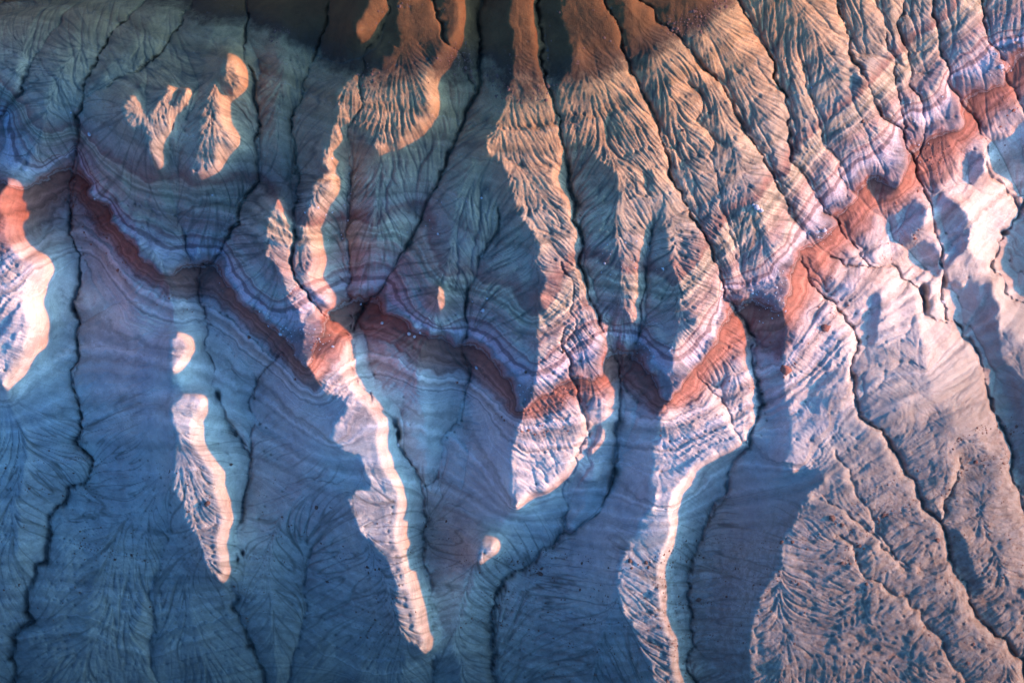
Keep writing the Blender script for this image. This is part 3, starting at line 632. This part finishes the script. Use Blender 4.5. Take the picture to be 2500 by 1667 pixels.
def chain_u(*ids):
    "where a long gully crosses each row"
    P = np.concatenate([G_M[i] for i in ids]); o = np.argsort(P[:, 1], kind='stable'); P = P[o]
    return np.interp(VG, P[:, 1], P[:, 0])
uc = [chain_u(1), chain_u(3), chain_u(6)]
u4 = chain_u(9); m = VG > G_M[9][-1][1] - 2; u4[m] = uc[2][m]; uc.append(np.maximum(u4, uc[2]))
uc += [chain_u(10), chain_u(14)]
A = G_M[15]; B = G_M[22]; P = np.concatenate([A, B[B[:, 1] > A[-1][1]]]); uc.append(np.interp(VG, P[:, 1], P[:, 0]))
P = np.concatenate([G_M[16], G_M[21][G_M[21][:, 1] > 655]]); u7 = np.interp(VG, P[:, 1], P[:, 0])
u8 = chain_u(17); m = VG > 787; u7[m] = u8[m]
uc.append(np.maximum(u7, uc[-1])); uc.append(np.maximum(u8, uc[-1])); 
u9 = chain_u(20); m = VG > 740; u9[m] = 1e6; uc.append(np.maximum(u9, uc[-1]))
STRIP = np.zeros((NY, NX), np.int32)
for u in uc: STRIP += (UG[None, :] > u[:, None])
ZONE = (S > 1.0).astype(np.int32) + (S > 3.0) + (S > 3.42)
mainG = [1, 3, 6, 9, 10, 14, 15, 16, 17, 20, 22, 21, 0, 2]
Dm, gi = dist_field([G_M[i] for i in mainG], 1, [float(k) for k in range(len(mainG))], cap=20)
gw = np.array([GULLIES[i][0] for i in mainG], np.float32)[gi.astype(int)]
ID = np.where(Dm < gw, 100 + gi.astype(np.int32), STRIP * 4 + ZONE)

ZN = [('scrub_hillside', 'hillside', 'brown scrubby hilltop'), ('clay_slope', 'slope', 'rilled beige clay slope'), ('red_scarp', 'scarp', 'red clay scarp under its pale ledge'), ('pale_spur', 'spur', 'pale rounded spur and fan')]
STX = ['on the left edge, left of the first long gully',
 'below the small sunlit ridges shaped like fingers, left',
 'with the first broad sunlit spine, third column from the left',
 'under the brown tongue with slanting sun, left of centre',
 'with the tall sunlit ridge at the centre',
 'with the big sunlit flatiron right of the centre',
 'right of the flatiron, between two long slanting gullies',
 'narrow slanting strip in the upper right',
 'with the round hollow and bright crest, right',
 'next to the wavy gully along the right edge',
 'in the far right corner']
GTX = ['long winding gully nearest the left edge', 'gully that passes the dark sinkhole left of centre', 'gully beside the first broad sunlit spine', 'straight slanting gully under the brown tongue, left of centre',
 'long gully that bends left below the centre', 'gully on the right flank of the big sunlit flatiron', 'slanting gully above the red cleft, upper right', 'slanting gully from the top edge to the red notch, upper right',
 'long gully passing the black pit on the right', 'wavy gully along the right edge', 'gully cutting the rusty crumbling bank, lower right', 'short crooked gully across the pale slope above the black pit', 'short gully in the top left corner', 'side gully joining above the finger ridges, upper left']

def sheet(name, sel, label, cat):
    vm = np.zeros((NY, NX), bool)
    vm[:-1, :-1] |= sel; vm[1:, :-1] |= sel; vm[:-1, 1:] |= sel; vm[1:, 1:] |= sel
    j, i = np.nonzero(vm); num = np.full((NY, NX), -1, np.int32); num[j, i] = np.arange(len(j))
    cj, ci = np.nonzero(sel)
    q = np.stack([num[cj, ci], num[cj + 1, ci], num[cj + 1, ci + 1], num[cj, ci + 1]], -1).astype(np.int32)
    me = bpy.data.meshes.new(name)
    co = np.stack([XG[i], YG[j], Z[j, i]], -1).astype(np.float32)
    me.vertices.add(len(co)); me.vertices.foreach_set('co', co.ravel())
    me.loops.add(q.size); me.loops.foreach_set('vertex_index', q.ravel())
    me.polygons.add(len(q)); me.polygons.foreach_set('loop_start', np.arange(0, q.size, 4, dtype=np.int32)); 
    me.update(calc_edges=True)
    for an, arr in (('bed', S), ('groove', GROOVE)):
        at = me.attributes.new(an, 'FLOAT', 'POINT'); at.data.foreach_set('value', arr[j, i].astype(np.float32))
    me.polygons.foreach_set('use_smooth', np.ones(len(q), bool))
    me.normals_split_custom_set_from_vertices(NRM[j, i].astype(np.float32))
    me.materials.append(GM)
    o = bpy.data.objects.new(name, me); sc.collection.objects.link(o)
    o['kind'] = 'structure'; o['label'] = label; o['category'] = cat
    return o
GROOVE = np.clip(FL, 0, 1).astype(np.float32)
CID = ID[:-1, :-1].copy()
# slivers go to their neighbour in the same column
ids, cnt = np.unique(CID, return_counts=True)
for k, c in zip(ids, cnt):
    if c < 900 and k < 100:
        st_, zn = divmod(int(k), 4)
        for alt in (k - 4, k + 4, st_ * 4 + 1, st_ * 4 + 3, 100):
            if alt in ids and cnt[list(ids).index(alt)] >= 900: CID[CID == k] = alt; break
for k in np.unique(CID):
    sel = CID == k
    if k >= 100:
        sheet('gully', sel, 'dark ' + GTX[k - 100], 'gully')
    else:
        a, b = divmod(int(k), 4); nm, cat, lb = ZN[b]
        sheet(nm, sel, lb + ' ' + STX[a], cat)
print('sheets', time.time() - T0)

# the country beyond the surveyed sheet: the same slopes run on, flattening out
def surround():
    k = 24
    jt = np.arange(0, NX, k); jt = np.append(jt, NX - 1) if jt[-1] != NX - 1 else jt
    it = np.arange(0, NY, k); it = np.append(it, NY - 1) if it[-1] != NY - 1 else it
    ring = [(0, i) for i in jt] + [(j, NX - 1) for j in it[1:]] + [(NY - 1, i) for i in jt[::-1][1:]] + [(j, 0) for j in it[::-1][1:-1]]
    P = np.array([(XG[i], YG[j], Z[j, i]) for j, i in ring]); n = len(P)
    vs = []; fs = []
    rads = [0, 4, 12, 30, 70, 150, 320, 700, 1600, 3800]
    r = np.random.default_rng(3)
    zs = blur(Z, 12); P0 = P.copy(); sm_ = np.array([zs[j, i] for j, i in ring]); c = np.array([0, 0])
    for a, rad in enumerate(rads):
        for b in range(n):
            d = P[b, :2] - c; d = d / np.linalg.norm(d)
            x, y = P[b, :2] + d * rad
            t = min(1, rad / 420.); t = t * t * (3 - 2 * t); far = 22 + .05 * y if abs(y) < 300 else 22 + (15 if y > 0 else -15)
            far = min(far, 20) if d[0] > .4 else far
            z = P[b, 2] - .05 if a == 0 else (P[b, 2] * (1 - min(1, rad / 14.)) + sm_[b] * min(1, rad / 14.)) * (1 - t) + far * t + (r.normal(0, .3) + 2.2 * math.sin(b * .55 + a) * min(1, rad / 60.) if 0 < a < 8 else 0) - .1
            vs.append((x, y, z))
    for a in range(len(rads) - 1):
        for b in range(n):
            b2 = (b + 1) % n
            fs.append((a * n + b, a * n + b2, (a + 1) * n + b2, (a + 1) * n + b))
    me = bpy.data.meshes.new('ground'); me.from_pydata(vs, [], fs); me.update()
    if me.polygons[0].normal.z < 0: me.flip_normals()
    at = me.attributes.new('bed', 'FLOAT', 'POINT'); 
    vals = []
    for a in range(len(rads)):
        t = min(1, rads[a] / 900)
        vals += [float(S[j, i]) * (1 - t) + 5.5 * t for j, i in ring]
    at.data.foreach_set('value', np.array(vals, np.float32)); me.attributes.new('groove', 'FLOAT', 'POINT')
    me.polygons.foreach_set('use_smooth', np.ones(len(fs), bool)); me.materials.append(GM)
    o = bpy.data.objects.new('ground', me); sc.collection.objects.link(o); o['kind'] = 'structure'
    o['label'] = 'open pale badland country running on beyond the photographed slopes'; o['category'] = 'ground'
surround()

# ---------------------------------------------------------------- loose things lying on the slopes
def zat(x, y):
    i = (np.asarray(x) * 10 + 1250 - U0) / STEP; j = (833.5 - np.asarray(y) * 10 - V0) / STEP
    i = np.clip(i, 0, NX - 2); j = np.clip(j, 0, NY - 2); i0 = i.astype(int); j0 = j.astype(int); f = i - i0; g = j - j0
    return Z[j0, i0] * (1 - f) * (1 - g) + Z[j0, i0 + 1] * f * (1 - g) + Z[j0 + 1, i0] * (1 - f) * g + Z[j0 + 1, i0 + 1] * f * g
import bmesh
def rock_mesh(name, seed, mat, sub=2, flat=.7, jag=.22):
    bm = bmesh.new(); bmesh.ops.create_icosphere(bm, subdivisions=sub, radius=1)
    r = np.random.default_rng(seed); dirs = r.standard_normal((7, 3)); dirs /= np.linalg.norm(dirs, axis=1)[:, None]
    cut = r.uniform(.62, .92, 7); sx, sy = r.uniform(.8, 1.25), r.uniform(.75, 1.1)
    for v in bm.verts:
        c = np.array(v.co)
        for d, q in zip(dirs, cut):
            k = c @ d
            if k > q: c = c - d * (k - q)
        c = c * (1 + r.normal(0, jag * .25)); v.co = (c[0] * sx, c[1] * sy, c[2] * flat)
    me = bpy.data.meshes.new(name); bm.to_mesh(me); bm.free(); me.materials.append(mat)
    return me
M_pale = rock_material('pale_mudstone', (.42, .38, .36)); M_red = rock_material('red_mudstone', (.26, .10, .065)); M_brown = rock_material('dark_clod', (.13, .065, .045))
RM = {}
for nm_, mt in (('p', M_pale), ('r', M_red), ('b', M_brown)):
    RM[nm_] = [rock_mesh('boulder', 10 + k, mt) for k in range(4)]
BOULD = [ # u, v, size m, mat, label
 (971, 1086, 1.0, 'p', 'pale boulder wedged in the gully just below the sinkhole left of centre'),
 (484, 612, 1.2, 'p', 'round pale boulder above the red fork of the gully, left'),
 (998, 815, .8, 'p', 'largest pale block in the rubble under the ledge left of centre'),
 (1012, 822, .7, 'p', 'second pale block in the rubble under the ledge left of centre'),
 (1026, 812, .6, 'p', 'smallest pale block in the rubble under the ledge left of centre'),
 (1163, 898, .8, 'p', 'pale stone beside the forked gully in the red band, centre'),
 (932, 789, .7, 'p', 'pale stone alone on the dark red scarp below the notch, centre left'),
 (880, 742, .6, 'p', 'small pale stone above the three-way meeting of gullies'),
 (1848, 506, 1.3, 'p', 'upper clod of the cluster on the smooth beige slope, right'),
 (1857, 514, 1.1, 'p', 'lower clod of the cluster on the smooth beige slope, right'),
 (1840, 500, .7, 'p', 'small clod at the left of the cluster on the beige slope, right'),
 (1762, 552, .8, 'b', 'dark clod on the crest above the long gully, right of centre'),
 (1821, 743, .9, 'r', 'red clod standing in the dark red notch right of the flatiron'),
 (2305, 738, 1.2, 'p', 'pale boulder hanging over the gully near the black pit, right'),
 (2289, 782, .8, 'p', 'pale pebble on the gully floor below the black pit, right'),
 (2107, 296, .9, 'b', 'lone dark clod on the smooth tan slope, upper right'),
 (1668, 318, .7, 'b', 'dark clod on the pale terrace, upper right of centre'),
 (1660, 350, .6, 'b', 'dark clod at the lower lip of the pale terrace, upper right of centre'),
 (220, 329, .9, 'p', 'flat pale stone on the shaded slope left of the finger ridges'),
 (1180, 758, .9, 'p', 'pale stone on the shaded beige slope left of the tall sunlit ridge'),
 (1284, 908, .7, 'b', 'dark stone on the foot of the tall sunlit ridge'),
 (1375, 858, .8, 'b', 'dark stone halfway across the tall sunlit ridge'),
 (609, 824, .8, 'r', 'red stone on the blue shaded slope below the long red band, left'),
 (722, 925, .7, 'r', 'red stone beside the tip of the long red scarp, left of centre'),
 (2259, 740, .9, 'p', 'rounded knob on the rim of the black pit, right'),
]
grp = 'loose stones lying on the slopes'
for q, (u, v, s, mt, lb) in enumerate(BOULD):
    U, V = shift([(u, v)])[0]; x, y = (U - 1250) / 10, (833.5 - V) / 10
    o = bpy.data.objects.new('boulder', RM[mt][q % 4]); sc.collection.objects.link(o)
    o.location = (x, y, float(zat(x, y)) + s * .15); o.scale = (s * .62,) * 3; o.rotation_euler = (0, 0, q * 1.7)
    o['label'] = lb; o['category'] = 'boulder'; o['group'] = grp

def scatter(name, n, dens, size, mat, label, cat, seed, tall=.75):
    "a great many crumbs, joined"
    r = np.random.default_rng(seed)
    p = dens.ravel().astype(np.float64); p /= p.sum(); q = r.choice(p.size, n, p=p); j, i = np.divmod(q, NX)
    x = XG[i] + r.uniform(-.12, .12, n); y = YG[j] + r.uniform(-.12, .12, n); z = zat(x, y)
    s = size * np.exp(r.normal(0, .65, n))
    base_ = np.array([(1, 0, 0), (.31, .95, 0), (-.81, .59, 0), (-.81, -.59, 0), (.31, -.95, 0), (.15, .1, 1), (-.2, -.15, .85)])
    F = np.array([(0, 1, 5), (1, 2, 5), (2, 6, 5), (2, 3, 6), (3, 4, 6), (4, 0, 5), (4, 5, 6)])
    ang = r.uniform(0, 6.28, n); ca, sa = np.cos(ang), np.sin(ang)
    b = base_[None] * (1 + r.normal(0, .2, (n, 7, 3)))
    X = (b[..., 0] * ca[:, None] - b[..., 1] * sa[:, None]) * s[:, None] + x[:, None]
    Y = (b[..., 0] * sa[:, None] + b[..., 1] * ca[:, None]) * s[:, None] + y[:, None]
    Zz = b[..., 2] * s[:, None] * tall + z[:, None] - .03
    co = np.stack([X, Y, Zz], -1).astype(np.float32).reshape(-1, 3); f = (F[None] + 7 * np.arange(n)[:, None, None]).reshape(-1).astype(np.int32)
    me = bpy.data.meshes.new(name); me.vertices.add(len(co)); me.vertices.foreach_set('co', co.ravel()); me.loops.add(len(f)); me.loops.foreach_set('vertex_index', f)
    me.polygons.add(len(f) // 3); me.polygons.foreach_set('loop_start', np.arange(0, len(f), 3, dtype=np.int32)); me.update(calc_edges=True)
    me.materials.append(mat); o = bpy.data.objects.new(name, me); sc.collection.objects.link(o)
    o['kind'] = 'stuff'; o['label'] = label; o['category'] = cat
g1 = noise((NY, NX), 60, 71, 3); g2 = noise((NY, NX), 8, 72, 2)
frame = ((VG > -60) & (VG < 1730))[:, None] & ((UG > -80) & (UG < 2580))[None, :]
def line(lev, w): return np.exp(-((S - lev) / w) ** 2)
right = smooth(1500, 2000, UG)[None, :]
dens = (line(4.78, .035) + 1.1 * line(5.0, .03) + .8 * line(5.35, .04) + .9 * line(5.72, .03) + .4 * line(6.1, .03) + .12 * smooth(4.6, 5.0, S) * (1 - smooth(5.9, 6.4, S))) 
dens = dens * smooth(-.3, .9, g1 + .5 * g2 + .25 * right) * frame
scatter('dry_shrubs', 6000, dens, .085, M_brown, 'tiny dark red dry shrubs dotted in lines over the pale fans', 'shrubs', 81)
dens = (smooth(3.0, 3.05, S) * (1 - smooth(3.2, 3.55, S)) + .5 * line(3.6, .06)) * smooth(.1, 1.0, g1 + .6 * g2) * frame
scatter('red_rubble', 1500, dens, .10, M_red, 'small red crumbs fallen below the long ledge', 'rubble', 82)
dens = (line(2.95, .05) + .3 * line(3.1, .1) + .12 * line(2.4, .5)) * smooth(.2, 1.1, noise((NY, NX), 40, 75, 2)) * frame
scatter('pale_rubble', 900, dens, .10, M_pale, 'small pale stones scattered along the ledge', 'rubble', 83)
dens = (line(.96, .06) + .15 * (S < 1)) * smooth(.0, 1.0, noise((NY, NX), 30, 76, 3)) * frame
scatter('low_scrub', 2500, dens, .09, M_brown, 'low dark scrub thickening along the lower edge of the brown hilltops', 'scrub', 84, .6)
print('done', time.time() - T0)
